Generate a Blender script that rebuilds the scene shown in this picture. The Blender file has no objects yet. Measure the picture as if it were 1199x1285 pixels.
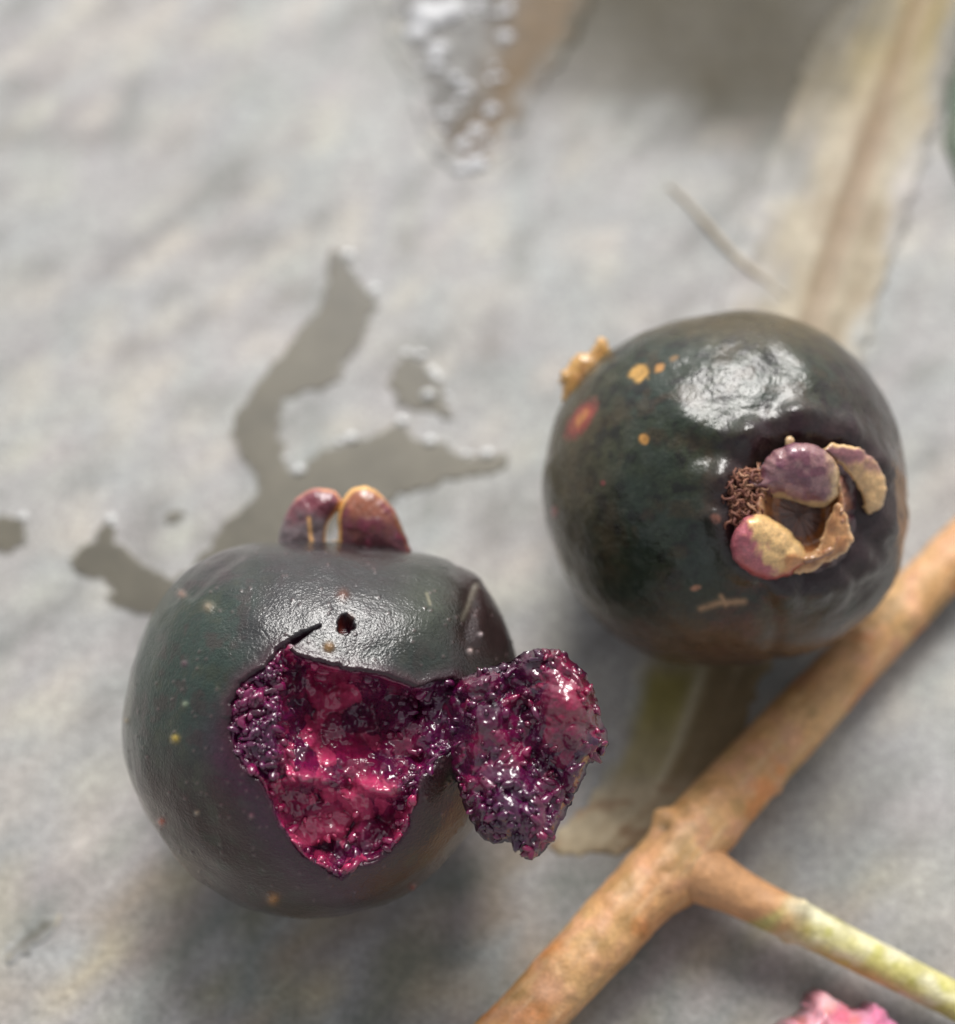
import bpy, math, random
import numpy as np
from mathutils import Vector
from mathutils.geometry import delaunay_2d_cdt

random.seed(7)
RNG = np.random.default_rng(7)
MM = 0.001
sc = bpy.context.scene

# ------------------------------------------------------------------ camera
W0, H0 = 1199.0, 1285.0                       # size of the photograph the measurements were taken on
PITCH = math.radians(65.0)
FOVY = math.radians(35.0)
FPX = (H0 / 2) / math.tan(FOVY / 2)
CAM = np.array([0.0, -40.0, 107.8])           # mm
CX = np.array([1.0, 0.0, 0.0])
CF = np.array([0.0, math.cos(PITCH), -math.sin(PITCH)])
CU = np.array([0.0, math.sin(PITCH), math.cos(PITCH)])
cd = bpy.data.cameras.new('camera')
cam = bpy.data.objects.new('camera', cd)
sc.collection.objects.link(cam)
cam.location = Vector(CAM * MM)
cam.rotation_euler = (math.pi / 2 - PITCH, 0, 0)
cd.sensor_fit = 'VERTICAL'
cd.sensor_height = 24.0
cd.sensor_width = 24.0
cd.lens = 12.0 / math.tan(FOVY / 2)
cd.clip_start = 0.005
cd.clip_end = 100.0
cd.dof.use_dof = True
cd.dof.focus_distance = 91.5 * MM
cd.dof.aperture_fstop = cd.lens / 3.2
cd.dof.aperture_blades = 0
sc.camera = cam

# ------------------------------------------------------------------ light: bright overcast, sun veiled high on the far side
SUN_EL = math.radians(47.0)
SUN_AZ = math.radians(4.0)                    # from +Y towards +X
world = bpy.data.worlds.new("World")
sc.world = world
world.use_nodes = True
wn = world.node_tree.nodes
sky = wn.new('ShaderNodeTexSky')
sky.sky_type = 'NISHITA'
sky.sun_disc = False
sky.sun_elevation = SUN_EL
sky.sun_rotation = SUN_AZ
sky.air_density = 1.0
sky.dust_density = 3.0
sky.ozone_density = 0.3
wn['Background'].inputs['Strength'].default_value = 0.07
veil = wn.new('ShaderNodeHueSaturation')             # cloud cover washes the blue out of the sky
veil.inputs['Saturation'].default_value = 0.18
world.node_tree.links.new(sky.outputs[0], veil.inputs['Color'])
world.node_tree.links.new(veil.outputs[0], wn['Background'].inputs['Color'])
sd = bpy.data.lights.new('sun', 'SUN')
sd.energy = 1.5
sd.angle = math.radians(26.0)
sd.color = (1.0, 0.975, 0.94)
sun = bpy.data.objects.new('sun', sd)
sc.collection.objects.link(sun)
sdir = Vector((math.sin(SUN_AZ) * math.cos(SUN_EL), math.cos(SUN_AZ) * math.cos(SUN_EL), math.sin(SUN_EL)))
sun.rotation_euler = sdir.to_track_quat('Z', 'Y').to_euler()
sun.location = sdir * 2.0

vs = sc.view_settings
vs.view_transform = 'Standard'
vs.look = 'None'
vs.gamma = 1.0
vs.exposure = 1.17

# ------------------------------------------------------------------ helpers: noise
def _hash(ix, iy, iz, seed):
    h = (ix.astype(np.int64) * 374761393 + iy.astype(np.int64) * 668265263 + iz.astype(np.int64) * 2147483647 + seed * 974634777)
    h = (h ^ (h >> 13)) * 1274126177
    h = h ^ (h >> 16)
    return (h & 0xFFFFF).astype(np.float64) / float(0xFFFFF)

def vnoise(p, seed=0):
    p = np.asarray(p, dtype=np.float64)
    i = np.floor(p).astype(np.int64)
    f = p - i
    f = f * f * f * (f * (f * 6 - 15) + 10)
    r = 0
    for dx in (0, 1):
        wx = f[:, 0] if dx else 1 - f[:, 0]
        for dy in (0, 1):
            wy = f[:, 1] if dy else 1 - f[:, 1]
            for dz in (0, 1):
                wz = f[:, 2] if dz else 1 - f[:, 2]
                r = r + wx * wy * wz * _hash(i[:, 0] + dx, i[:, 1] + dy, i[:, 2] + dz, seed)
    return r * 2 - 1

def fbm(p, octaves=3, seed=0):
    p = np.asarray(p, dtype=np.float64)
    a, s, r = 1.0, 0.0, 0
    for o in range(octaves):
        r = r + a * vnoise(p * (2.03 ** o) + 17.3 * o, seed + o * 31)
        s += a
        a *= 0.5
    return r / s

def sstep(a, b, x):
    t = np.clip((x - a) / (b - a), 0, 1)
    return t * t * (3 - 2 * t)

def mix(a, b, t):
    t = np.clip(np.asarray(t), 0, 1)[..., None]
    return np.asarray(a) * (1 - t) + np.asarray(b) * t

def xyz0(x, y, z=0.0):
    return np.stack([np.asarray(x, float), np.asarray(y, float), np.full(len(x), float(z))], 1)

# ------------------------------------------------------------------ helpers: photograph measurements -> places
def ray(px, py):
    return CF + (px - W0 / 2) / FPX * CX - (py - H0 / 2) / FPX * CU

def at(px, py, z=0.0):
    """point (mm) at height z seen at photograph position px, py"""
    d = ray(px, py)
    t = (z - CAM[2]) / d[2]
    return CAM + d * t

def at_arr(px, py, z):
    px = np.asarray(px, float); py = np.asarray(py, float)
    d = CF[None] + ((px - W0 / 2) / FPX)[:, None] * CX[None] - ((py - H0 / 2) / FPX)[:, None] * CU[None]
    t = (np.asarray(z) - CAM[2]) / d[:, 2]
    return CAM[None] + d * t[:, None]

class Frame:
    """measuring frame of one fruit: u right, v up, w towards the viewer, in photograph pixels at the fruit's centre"""
    def __init__(s, px, py, depth):
        s.px, s.py, s.d = px, py, depth
        s.k = depth / FPX
        s.c = CAM + ray(px, py) * depth
    def world(s, u, v, w):
        u, v, w = (np.asarray(t, float) for t in (u, v, w))
        return s.c[None] + s.k * (u[:, None] * CX[None] + v[:, None] * CU[None] - w[:, None] * CF[None])
    def uv(s, px, py, w):
        dep = s.d - s.k * np.asarray(w, float)
        u = ((np.asarray(px, float) - W0 / 2) / FPX * dep - (s.px - W0 / 2) / FPX * s.d) / s.k
        v = (-(np.asarray(py, float) - H0 / 2) / FPX * dep + (s.py - H0 / 2) / FPX * s.d) / s.k
        return u, v
    def pix(s, u, v, w):
        dep = s.d - s.k * np.asarray(w, float)
        X = (s.px - W0 / 2) / FPX * s.d + s.k * np.asarray(u, float)
        Y = (s.py - H0 / 2) / FPX * s.d - s.k * np.asarray(v, float)
        return X / dep * FPX + W0 / 2, Y / dep * FPX + H0 / 2
    def pw(s, px, py, w):
        u, v = s.uv(px, py, w)
        return s.world(u, v, w)

# ------------------------------------------------------------------ helpers: polygons
def inside(poly, x, y):
    poly = np.asarray(poly, float)
    r = np.zeros(len(x), bool)
    n = len(poly)
    for i in range(n):
        x1, y1 = poly[i]; x2, y2 = poly[(i + 1) % n]
        c = ((y1 > y) != (y2 > y))
        with np.errstate(divide='ignore', invalid='ignore'):
            xi = (x2 - x1) * (y - y1) / (y2 - y1 + 1e-12) + x1
        r ^= c & (x < xi)
    return r

def near(poly, x, y, closed=True):
    """distance to a polygon's outline and the nearest point on it"""
    poly = np.asarray(poly, float)
    n = len(poly)
    best = np.full(len(x), 1e9); bx = np.zeros(len(x)); by = np.zeros(len(x))
    for i in range(n if closed else n - 1):
        x1, y1 = poly[i]; x2, y2 = poly[(i + 1) % n]
        dx, dy = x2 - x1, y2 - y1
        t = np.clip(((x - x1) * dx + (y - y1) * dy) / (dx * dx + dy * dy + 1e-12), 0, 1)
        qx, qy = x1 + t * dx, y1 + t * dy
        d = np.hypot(x - qx, y - qy)
        m = d < best
        best[m] = d[m]; bx[m] = qx[m]; by[m] = qy[m]
    return best, bx, by

def densify(poly, step, jitter=0.0, smooth=2):
    """closed outline resampled, rounded and roughened"""
    p = [np.array(q, float) for q in poly]
    for _ in range(smooth):
        q = []
        for i in range(len(p)):
            a, b = p[i], p[(i + 1) % len(p)]
            q += [a * .75 + b * .25, a * .25 + b * .75]
        p = q
    out = []
    carry = 0
    for i in range(len(p)):
        a, b = p[i], p[(i + 1) % len(p)]
        L = np.hypot(*(b - a))
        t = carry
        while t < L:
            out.append(a + (b - a) * t / L)
            t += step
        carry = t - L
    out = np.array(out)
    if jitter:
        i = np.arange(len(out))
        nx = fbm(np.stack([out[:, 0] / 9, out[:, 1] / 9, i * 0], 1), 2, 5)
        ny = fbm(np.stack([out[:, 0] / 9, out[:, 1] / 9, i * 0 + 9], 1), 2, 6)
        out = out + np.stack([nx, ny], 1) * jitter
    return out

def fill(poly, step):
    """triangulated inside of an outline: x, y, triangles, number of outline points"""
    poly = np.asarray(poly, float)
    x0, y0 = poly.min(0); x1, y1 = poly.max(0)
    gx, gy = np.meshgrid(np.arange(x0, x1, step), np.arange(y0, y1, step * .866))
    gx = gx + (np.arange(gx.shape[0]) % 2)[:, None] * step * .5
    gx = gx.ravel(); gy = gy.ravel()
    m = inside(poly, gx, gy)
    gx, gy = gx[m], gy[m]
    d, _, _ = near(poly, gx, gy)
    m = d > step * .55
    gx, gy = gx[m], gy[m]
    pts = [Vector(p) for p in poly] + [Vector((a, b)) for a, b in zip(gx, gy)]
    n = len(poly)
    r = delaunay_2d_cdt(pts, [(i, (i + 1) % n) for i in range(n)], [], 1, 1e-5)
    v = np.array([(p.x, p.y) for p in r[0]])
    tri = [tuple(f) for f in r[2]]
    # outline in the order of the result
    cnt = {}
    for f in tri:
        for a, b in ((f[0], f[1]), (f[1], f[2]), (f[2], f[0])):
            if (b, a) in cnt: del cnt[(b, a)]
            else: cnt[(a, b)] = 1
    return v[:, 0], v[:, 1], tri, list(cnt.keys())

# ------------------------------------------------------------------ helpers: objects and materials
def link_mesh(name, verts_mm, faces, mat, parent=None, col=None, smooth=True):
    base = np.array(parent.location) / MM if parent is not None and parent.get('_base') is None else np.zeros(3)
    p = parent
    org = np.zeros(3)
    while p is not None:
        org = org + np.array(p.location) / MM
        p = p.parent
    me = bpy.data.meshes.new(name)
    v = (np.asarray(verts_mm, float) - org[None]) * MM
    me.from_pydata(v.tolist(), [], [tuple(int(i) for i in f) for f in faces])
    if smooth:
        me.polygons.foreach_set('use_smooth', np.ones(len(me.polygons), bool))
    if col is not None:
        ca = me.color_attributes.new('pigment', 'FLOAT_COLOR', 'POINT')
        c = np.ones((len(v), 4)); c[:, :3] = np.clip(col, 0, 1)
        ca.data.foreach_set('color', c.ravel())
    me.update()
    me.materials.append(mat)
    o = bpy.data.objects.new(name, me)
    sc.collection.objects.link(o)
    if parent is not None:
        o.parent = parent
    return o

def thing(name, loc_mm, label, cat, group=None):
    o = bpy.data.objects.new(name, None)
    o.empty_display_size = 0.004
    o.location = Vector(np.asarray(loc_mm) * MM)
    sc.collection.objects.link(o)
    o['label'] = label
    o['category'] = cat
    if group: o['group'] = group
    return o

def material(name, rough=0.5, coat=0.0, coat_rough=0.1, sss=0.0, sss_radius=(1, .3, .2), sss_scale=1.0, spec=0.5, ior=1.45,
             bumps=(), grain=None, pigment=True, color=(.5, .5, .5), rough_var=0.0, rough_scale=1.0, transmission=0.0):
    """bumps: (texture, size_mm, height_mm); grain: (size_mm, amount) varies the colour a little"""
    m = bpy.data.materials.new(name)
    m.use_nodes = True
    nt = m.node_tree; N = nt.nodes; L = nt.links
    b = N['Principled BSDF']
    b.inputs['Roughness'].default_value = rough
    b.inputs['IOR'].default_value = ior
    b.inputs['Coat Weight'].default_value = coat
    b.inputs['Coat Roughness'].default_value = coat_rough
    b.inputs['Specular IOR Level'].default_value = spec
    b.inputs['Transmission Weight'].default_value = transmission
    if sss:
        b.inputs['Subsurface Weight'].default_value = sss
        b.inputs['Subsurface Radius'].default_value = sss_radius
        b.inputs['Subsurface Scale'].default_value = sss_scale * MM
    tc = N.new('ShaderNodeTexCoord')
    mp = N.new('ShaderNodeMapping')
    mp.inputs['Scale'].default_value = (1 / MM,) * 3
    L.new(tc.outputs['Object'], mp.inputs['Vector'])
    def tex(kind, size):
        if kind == 'noise':
            t = N.new('ShaderNodeTexNoise'); t.inputs['Scale'].default_value = 1 / size
            t.inputs['Detail'].default_value = 3.0
            L.new(mp.outputs[0], t.inputs['Vector']); return t.outputs['Fac']
        t = N.new('ShaderNodeTexVoronoi'); t.inputs['Scale'].default_value = 1 / size
        t.feature = 'SMOOTH_F1'
        L.new(mp.outputs[0], t.inputs['Vector']); return t.outputs['Distance']
    if pigment:
        a = N.new('ShaderNodeAttribute'); a.attribute_name = 'pigment'
        csock = a.outputs['Color']
    else:
        a = N.new('ShaderNodeRGB'); a.outputs[0].default_value = (*color, 1)
        csock = a.outputs[0]
    if grain:
        for size, amt in grain:
            h = N.new('ShaderNodeMapRange')
            h.inputs['From Min'].default_value = .25; h.inputs['From Max'].default_value = .75
            h.inputs['To Min'].default_value = 1 - amt; h.inputs['To Max'].default_value = 1 + amt
            L.new(tex('noise', size), h.inputs['Value'])
            mu = N.new('ShaderNodeVectorMath'); mu.operation = 'SCALE'
            L.new(csock, mu.inputs[0]); L.new(h.outputs[0], mu.inputs['Scale'])
            csock = mu.outputs[0]
    L.new(csock, b.inputs['Base Color'])
    if rough_var:
        h = N.new('ShaderNodeMapRange')
        h.inputs['From Min'].default_value = .3; h.inputs['From Max'].default_value = .7
        h.inputs['To Min'].default_value = max(.02, rough - rough_var); h.inputs['To Max'].default_value = rough + rough_var
        L.new(tex('noise', rough_scale), h.inputs['Value'])
        L.new(h.outputs[0], b.inputs['Roughness'])
    nrm = None
    for kind, size, height in bumps:
        bp = N.new('ShaderNodeBump')
        bp.inputs['Strength'].default_value = 1.0
        bp.inputs['Distance'].default_value = height * MM
        L.new(tex(kind, size), bp.inputs['Height'])
        if nrm is not None: L.new(nrm, bp.inputs['Normal'])
        nrm = bp.outputs[0]
    if nrm is not None:
        L.new(nrm, b.inputs['Normal'])
        if coat: L.new(nrm, b.inputs['Coat Normal'])
    return m

M = {}
M['concrete'] = material('concrete', rough=.52, spec=.25, bumps=(('noise', 1.6, .04), ('noise', .5, .06), ('noise', .22, .05)), grain=((2.2, .06), (.8, .16), (.32, .26)), rough_var=.12, rough_scale=14)
M['wet'] = material('wet_concrete', rough=.42, spec=.35, bumps=(('noise', 2.4, .03),), grain=((2.2, .12), (.7, .08)))
M['water'] = material('rippled_water', rough=.35, spec=.15, ior=1.33, bumps=(('noise', 1.6, .12),), grain=((2.0, .2),))
M['glint_bead'] = material('water_glint', rough=.10, ior=1.36, coat=.8, coat_rough=.05, pigment=False, color=(.52, .52, .51))  # pale opaque colour stands in for the glint on water
M['glint_bead_soft'] = material('rippled_water_glint', rough=.30, ior=1.33, pigment=False, color=(.40, .40, .41))  # lighter grey than the film, standing in for sparkle on the ripples
M['skin'] = material('berry_skin', rough=.22, spec=.30, coat=.65, coat_rough=.09, bumps=(('noise', .9, .02), ('noise', .25, .042), ('noise', .13, .034)), grain=((.9, .18), (.22, .22)), rough_var=.08, rough_scale=3)
M['skin_soft'] = material('berry_skin_waxy', rough=.28, spec=.30, coat=.45, coat_rough=.16, bumps=(('noise', 2.4, .05), ('noise', .6, .012), ('noise', .19, .034)), grain=((.9, .22), (.25, .25)), rough_var=.10, rough_scale=3)
M['pulp'] = material('wet_pulp', rough=.22, coat=1.0, coat_rough=.04, sss=.15, sss_scale=.22, sss_radius=(1, .25, .3), bumps=(('noise', .40, .05),), grain=((.5, .22),))
M['sepal'] = material('sepal', coat=.6, coat_rough=.16, rough=.36, sss=.15, sss_scale=.3, sss_radius=(1, .5, .3), bumps=(('noise', .6, .05), ('noise', .2, .025)), grain=((.5, .22), (.15, .15)))
M['stem'] = material('stem_bark', rough=.5, bumps=(('noise', .9, .12), ('noise', .28, .07)), grain=((1.6, .14), (.5, .14), (.2, .12)))
M['dry'] = material('dry_leaf', rough=.6, bumps=(('noise', .6, .06),), grain=((1.2, .12), (.4, .10)))
M['fibre'] = material('dry_fibre', rough=.6, grain=((.5, .2),))
M['pink'] = material('pink_flesh', rough=.3, coat=.3, sss=.4, sss_scale=1.0, bumps=(('noise', .6, .06),), grain=((.8, .15),))

# ------------------------------------------------------------------ the ground: one concrete sheet
def ground_col(x, y):
    P = xyz0(x, y)
    # pigment: cool grey cement with warmer and darker mottling, a dark olive patch towards the far side
    big = fbm(P / 22, 3, 11); mid = fbm(P / 5, 3, 12); sand = fbm(P / 1.7, 2, 13)
    c = mix((.295, .289, .280), (.360, .355, .348), .5 + .45 * big)
    c = mix(c, (.37, .345, .30), sstep(.10, .5, mid) * .30)
    c = mix(c, (.20, .203, .200), sstep(.08, .5, -mid) * .26)
    c = mix(c, (.15, .145, .135), sstep(.12, .5, -sand) * .5)
    c = mix(c, (.46, .425, .36), sstep(.22, .55, sand) * .5)
    tint = fbm(P / 3.1, 2, 14)
    c = c * (1 + np.stack([.05 * tint, -.01 * tint, .03 * fbm(P / 2.7, 2, 15)], 1))
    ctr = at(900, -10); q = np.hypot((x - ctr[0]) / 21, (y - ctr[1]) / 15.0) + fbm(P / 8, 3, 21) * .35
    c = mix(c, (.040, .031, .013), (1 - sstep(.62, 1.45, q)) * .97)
    # coarser, sandier cement on the near side
    px_, py_ = at(520, 1180)[:2]
    nearm = 1 - sstep(.3, 1.3, np.hypot((x - px_) / 34, (y - py_) / 13))
    s2 = fbm(P / 1.5, 3, 16); s3 = fbm(P / 2.4, 3, 17)
    c = mix(c, (.40, .33, .20), nearm * sstep(.08, .45, s2) * .75)
    c = mix(c, (.15, .165, .145), nearm * sstep(.05, .4, s3) * .7)
    c = mix(c, (.25, .205, .19), nearm * sstep(.05, .4, -s3) * .6)
    return c

def build_ground():
    n = 260
    t = np.linspace(-1, 1, n)
    s = np.sinh(t * 5.2) / np.sinh(5.2) * 4000 + t * 60
    gx, gy = np.meshgrid(s, s)
    x = gx.ravel(); y = gy.ravel() + 5
    P = xyz0(x, y)
    z = fbm(P / 7, 3, 3) * .012 - .014
    v = np.stack([x, y, z], 1)
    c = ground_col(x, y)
    f = []
    for j in range(n - 1):
        for i in range(n - 1):
            a = j * n + i
            f.append((a, a + 1, a + n + 1, a + n))
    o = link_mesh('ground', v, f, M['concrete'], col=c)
    o['kind'] = 'structure'
build_ground()

# ------------------------------------------------------------------ berries
def cube_sphere(n):
    """unit sphere from a cube of n x n faces, front face towards +w"""
    idx = {}
    verts = []; faces = []
    t = np.tan(np.linspace(-1, 1, n + 1) * math.pi / 4)
    ti = np.arange(n + 1)
    V = []; K = []
    for ax in range(3):
        for sg in (-1, 1):
            a, b = np.meshgrid(ti, ti, indexing='ij')
            k = np.zeros((n + 1, n + 1, 3), np.int64)
            k[..., ax] = n if sg > 0 else 0
            o1, o2 = [(1, 2), (2, 0), (0, 1)][ax]
            k[..., o1] = a; k[..., o2] = b
            K.append((k, sg))
    allk = np.concatenate([k.reshape(-1, 3) for k, _ in K])
    code = (allk[:, 0] * (n + 1) + allk[:, 1]) * (n + 1) + allk[:, 2]
    uc, inv = np.unique(code, return_inverse=True)
    kk = np.stack([uc // (n + 1) ** 2, (uc // (n + 1)) % (n + 1), uc % (n + 1)], 1)
    d = t[kk]
    d /= np.linalg.norm(d, axis=1)[:, None]
    F = []
    off = 0
    for k, sg in K:
        g = inv[off:off + (n + 1) ** 2].reshape(n + 1, n + 1)
        off += (n + 1) ** 2
        q = np.stack([g[:-1, :-1], g[1:, :-1], g[1:, 1:], g[:-1, 1:]], -1).reshape(-1, 4)
        if sg < 0: q = q[:, ::-1]
        F.append(q)
    return d, np.concatenate(F)

class Berry:
    def __init__(s, outline, cx, cy, depth, front, low, seed):
        s.fr = Frame(cx, cy, depth)
        o = np.array(outline, float)
        ang = np.arctan2(-(o[:, 1] - cy), o[:, 0] - cx)
        rad = np.hypot(o[:, 0] - cx, o[:, 1] - cy)
        i = np.argsort(ang); ang = ang[i]; rad = rad[i]
        a = np.concatenate([ang - 2 * math.pi, ang, ang + 2 * math.pi]); r = np.tile(rad, 3)
        s.ta = np.linspace(-math.pi, math.pi, 721)
        tr = np.interp(s.ta, a, r)
        ker = np.hanning(17); ker /= ker.sum()
        s.tr = np.convolve(np.concatenate([tr[-9:-1], tr, tr[1:9]]), ker, 'valid')
        s.mean = s.tr.mean(); s.front = front; s.low = low; s.seed = seed
    def rs(s, phi, t2):
        return np.interp(phi, s.ta, s.tr) * t2 + s.mean * (1 - t2)
    def disp(s, d):
        return fbm(d * 2.2 + 3.1, 2, s.seed) * s.low + fbm(d * 7 + 1.7, 2, s.seed + 5) * s.low * .28
    def shape(s, d):
        t2 = d[:, 0] ** 2 + d[:, 1] ** 2
        r = s.rs(np.arctan2(d[:, 1], d[:, 0]), t2)
        e = s.disp(d)
        return d[:, 0] * (r + e), d[:, 1] * (r + e), d[:, 2] * (s.front + e)
    def surf(s, px, py):
        """u, v, w of the skin seen at px, py"""
        px = np.asarray(px, float); py = np.asarray(py, float)
        w = np.full(len(px), s.front * .8)
        for _ in range(12):
            u, v = s.fr.uv(px, py, w)
            rho = np.hypot(u, v); phi = np.arctan2(v, u)
            t = rho / s.mean
            for _ in range(5):
                t = np.clip(rho / s.rs(phi, np.clip(t, 0, 1) ** 2), 0, .999)
            dw = np.sqrt(1 - t * t)
            d = np.stack([np.cos(phi) * t, np.sin(phi) * t, dw], 1)
            w = dw * (s.front + s.disp(d))
        u, v = s.fr.uv(px, py, w)
        return u, v, w

def seat(b):
    """slide the fruit along until it just rests on the ground"""
    d, _ = cube_sphere(30)
    for _ in range(4):
        zmin = b.fr.world(*b.shape(d))[:, 2].min()
        b.fr = Frame(b.fr.px, b.fr.py, b.fr.d * CAM[2] / (CAM[2] - zmin))

def bump_at(X, Y, x, y, r):
    return np.exp(-((X - x) ** 2 + (Y - y) ** 2) / (r * r))

def streak(X, Y, pts, r):
    d, _, _ = near(np.array(pts, float), X, Y, closed=False)
    return np.exp(-(d / r) ** 2)

# ---- the bitten berry
OUT1 = [(158, 910), (160, 870), (172, 820), (190, 775), (215, 735), (250, 703), (290, 684), (340, 681), (400, 682), (460, 688), (510, 694),
        (560, 702), (597, 719), (622, 750), (640, 788), (650, 830), (652, 870), (645, 930), (620, 1000), (585, 1050), (545, 1090), (500, 1120),
        (440, 1140), (390, 1146), (330, 1135), (270, 1105), (220, 1065), (185, 1015), (165, 960)]
HOLE = [(343, 822), (352, 813), (366, 815), (376, 823), (400, 828), (430, 838), (470, 843), (500, 852), (525, 862), (550, 855), (575, 848),
        (590, 870), (585, 920), (565, 950), (550, 945), (548, 968), (530, 975), (526, 1000), (515, 1040), (497, 1065), (478, 1082), (455, 1086), (438, 1098), (426, 1106),
        (412, 1094), (392, 1086), (375, 1072), (360, 1052), (345, 1025), (335, 1000), (325, 980), (305, 965), (292, 942), (287, 915), (289, 880),
        (296, 860), (315, 845), (330, 838)]
B1 = Berry(OUT1, 405, 915, 100.0, 236, 5.0, 41)
seat(B1)
HOLEP = densify(HOLE, 2.5, jitter=3.0, smooth=1)

def build_bitten():
    fr = B1.fr
    d, F = cube_sphere(230)
    u, v, w = B1.shape(d)
    X, Y = fr.pix(u, v, w)
    front = d[:, 2] > -.25
    e = np.zeros(len(d))
    hd, hx, hy = near(HOLEP, X, Y)
    ins = inside(HOLEP, X, Y) & (d[:, 2] > 0)
    # torn edge lifts a little, top lip most
    e += front * 3.0 * np.exp(-(hd / 9) ** 2) * (Y < 900)
    slit = streak(X, Y, [(352, 818), (368, 805), (384, 794), (402, 785)], 1.3 + 3.8 * sstep(396, 350, X) + .8 * fbm(xyz0(X / 6, Y / 6), 2, 59)) * (d[:, 2] > 0)
    pit = sstep(12.5, 8, np.hypot((X - 434) / 1.05, Y - 783) + 1.3 * np.sin(np.arctan2(Y - 783, X - 434) * 2 + 1) + 3.0 * fbm(xyz0(X / 5, Y / 5), 2, 58)) * (d[:, 2] > 0)
    e -= 14 * slit + 22 * pit
    # folds of the shoulder, right of the calyx
    e -= 3 * streak(X, Y, [(572, 712), (590, 735), (592, 765), (586, 795)], 9) * front
    e += 2 * streak(X, Y, [(600, 728), (606, 760), (604, 800)], 9) * front
    e -= 4 * streak(X, Y, [(300, 694), (270, 712), (240, 745)], 8) * front
    e += 3 * streak(X, Y, [(330, 700), (420, 706), (520, 715)], 14) * front
    specks = [(203, 1031, 5, (.42, .07, .03)), (220, 927, 5, (.42, .30, .05)), (343, 1128, 7, (.40, .17, .03)), (518, 1113, 4, (.25, .03, .03)),
              (232, 833, 4, (.10, .06, .07)), (233, 884, 3.5, (.20, .24, .16)), (248, 1020, 3, (.30, .22, .16)), (262, 762, 6, (.22, .18, .12)),
              (228, 745, 5, (.22, .13, .10)), (159, 905, 4, (.20, .14, .06)), (316, 1024, 3, (.25, .12, .14)), (590, 817, 3, (.6, .45, .42)),
              (431, 747, 7, (.14, .05, .03)), (413, 812, 6, (.30, .16, .05)), (602, 797, 2.5, (.5, .4, .4))]
    for sx, sy, r, c in specks:
        e += 2.2 * bump_at(X, Y, sx, sy, r) * front
    # tiny raised glands
    gx = RNG.uniform(150, 660, 260); gy = RNG.uniform(680, 1150, 260)
    gland = np.zeros(len(d))
    for a, b in zip(gx, gy):
        m = (np.abs(X - a) < 6) & (np.abs(Y - b) < 6) & front
        gland[m] = np.maximum(gland[m], bump_at(X[m], Y[m], a, b, 1.9))
    e += 1.1 * gland
    n = d
    u2, v2, w2 = u + n[:, 0] * e, v + n[:, 1] * e, w + n[:, 2] * e
    # pigment
    P = d * 4
    g = fbm(P, 3, 51); g2 = fbm(P * 3.5, 3, 52)
    green = np.array((.024, .042, .032)); brown = np.array((.034, .010, .006)); plum = np.array((.028, .010, .022))
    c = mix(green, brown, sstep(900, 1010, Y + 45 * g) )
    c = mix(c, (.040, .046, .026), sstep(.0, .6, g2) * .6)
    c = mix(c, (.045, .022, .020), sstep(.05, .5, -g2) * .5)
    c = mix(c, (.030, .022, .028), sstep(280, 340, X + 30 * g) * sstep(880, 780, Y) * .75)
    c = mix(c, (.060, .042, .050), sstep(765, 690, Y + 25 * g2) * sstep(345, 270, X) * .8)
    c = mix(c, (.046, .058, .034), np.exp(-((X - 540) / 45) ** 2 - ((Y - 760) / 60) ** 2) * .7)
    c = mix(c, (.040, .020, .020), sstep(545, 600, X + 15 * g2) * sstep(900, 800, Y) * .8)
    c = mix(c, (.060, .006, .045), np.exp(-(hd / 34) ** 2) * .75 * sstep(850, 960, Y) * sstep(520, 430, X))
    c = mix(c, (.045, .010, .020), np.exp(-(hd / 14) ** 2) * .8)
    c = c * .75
    c = mix(c, (.26, .17, .17), gland * .22)
    for sx, sy, r, cc in specks:
        c = mix(c, np.array(cc) * .75, bump_at(X, Y, sx, sy, r * 1.0) * front)
    c = mix(c, (.020, .002, .012), np.clip(slit * 1.6, 0, 1))
    c = mix(c, (.10, .035, .02), np.exp(-((np.hypot(X - 434, Y - 783) - 12) / 3.5) ** 2) * front * sstep(-.3, .3, g2) * .8)
    c = mix(c, (.030, .002, .014), pit)
    c = mix(c, (.45, .08, .05), bump_at(X, Y, 429, 776, 5) * pit)
    c = mix(c, (.16, .15, .10), streak(X, Y, [(536, 745), (540, 758)], 2) * front)
    c = mix(c, (.16, .14, .11), streak(X, Y, [(597, 735), (590, 757), (582, 775)], 3.5) * front * .7)
    # open the hole
    dead = ins[F].mean(1) >= .5
    keep = F[~dead]
    edgev = np.zeros(len(d), bool)
    edgev[np.unique(F[dead])] = True
    kv = np.zeros(len(d), bool); kv[np.unique(keep)] = True
    rim = edgev & kv
    us, vs_ = fr.uv(hx[rim], hy[rim], w2[rim])
    u2[rim] = us; v2[rim] = vs_
    # thickness of the skin at the tear
    ed = {}
    for q in keep[rim[keep].sum(1) >= 2]:
        for a, b in ((q[0], q[1]), (q[1], q[2]), (q[2], q[3]), (q[3], q[0])):
            if rim[a] and rim[b]:
                if (b, a) in ed: del ed[(b, a)]
                else: ed[(a, b)] = 1
    rid = np.where(rim)[0]
    low = {int(r): len(d) + i for i, r in enumerate(rid)}
    u2 = np.concatenate([u2, u2[rid] - n[rid, 0] * 10]); v2 = np.concatenate([v2, v2[rid] - n[rid, 1] * 10]); w2 = np.concatenate([w2, w2[rid] - n[rid, 2] * 10])
    c = np.concatenate([c, np.tile((.06, .003, .03), (len(rid), 1))])
    extra = [(b, a, low[int(a)], low[int(b)]) for a, b in ed]
    V = fr.world(u2, v2, w2)
    faces = keep.tolist() + extra
    used = np.zeros(len(V), bool)
    for f in extra: used[list(f)] = True
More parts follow.
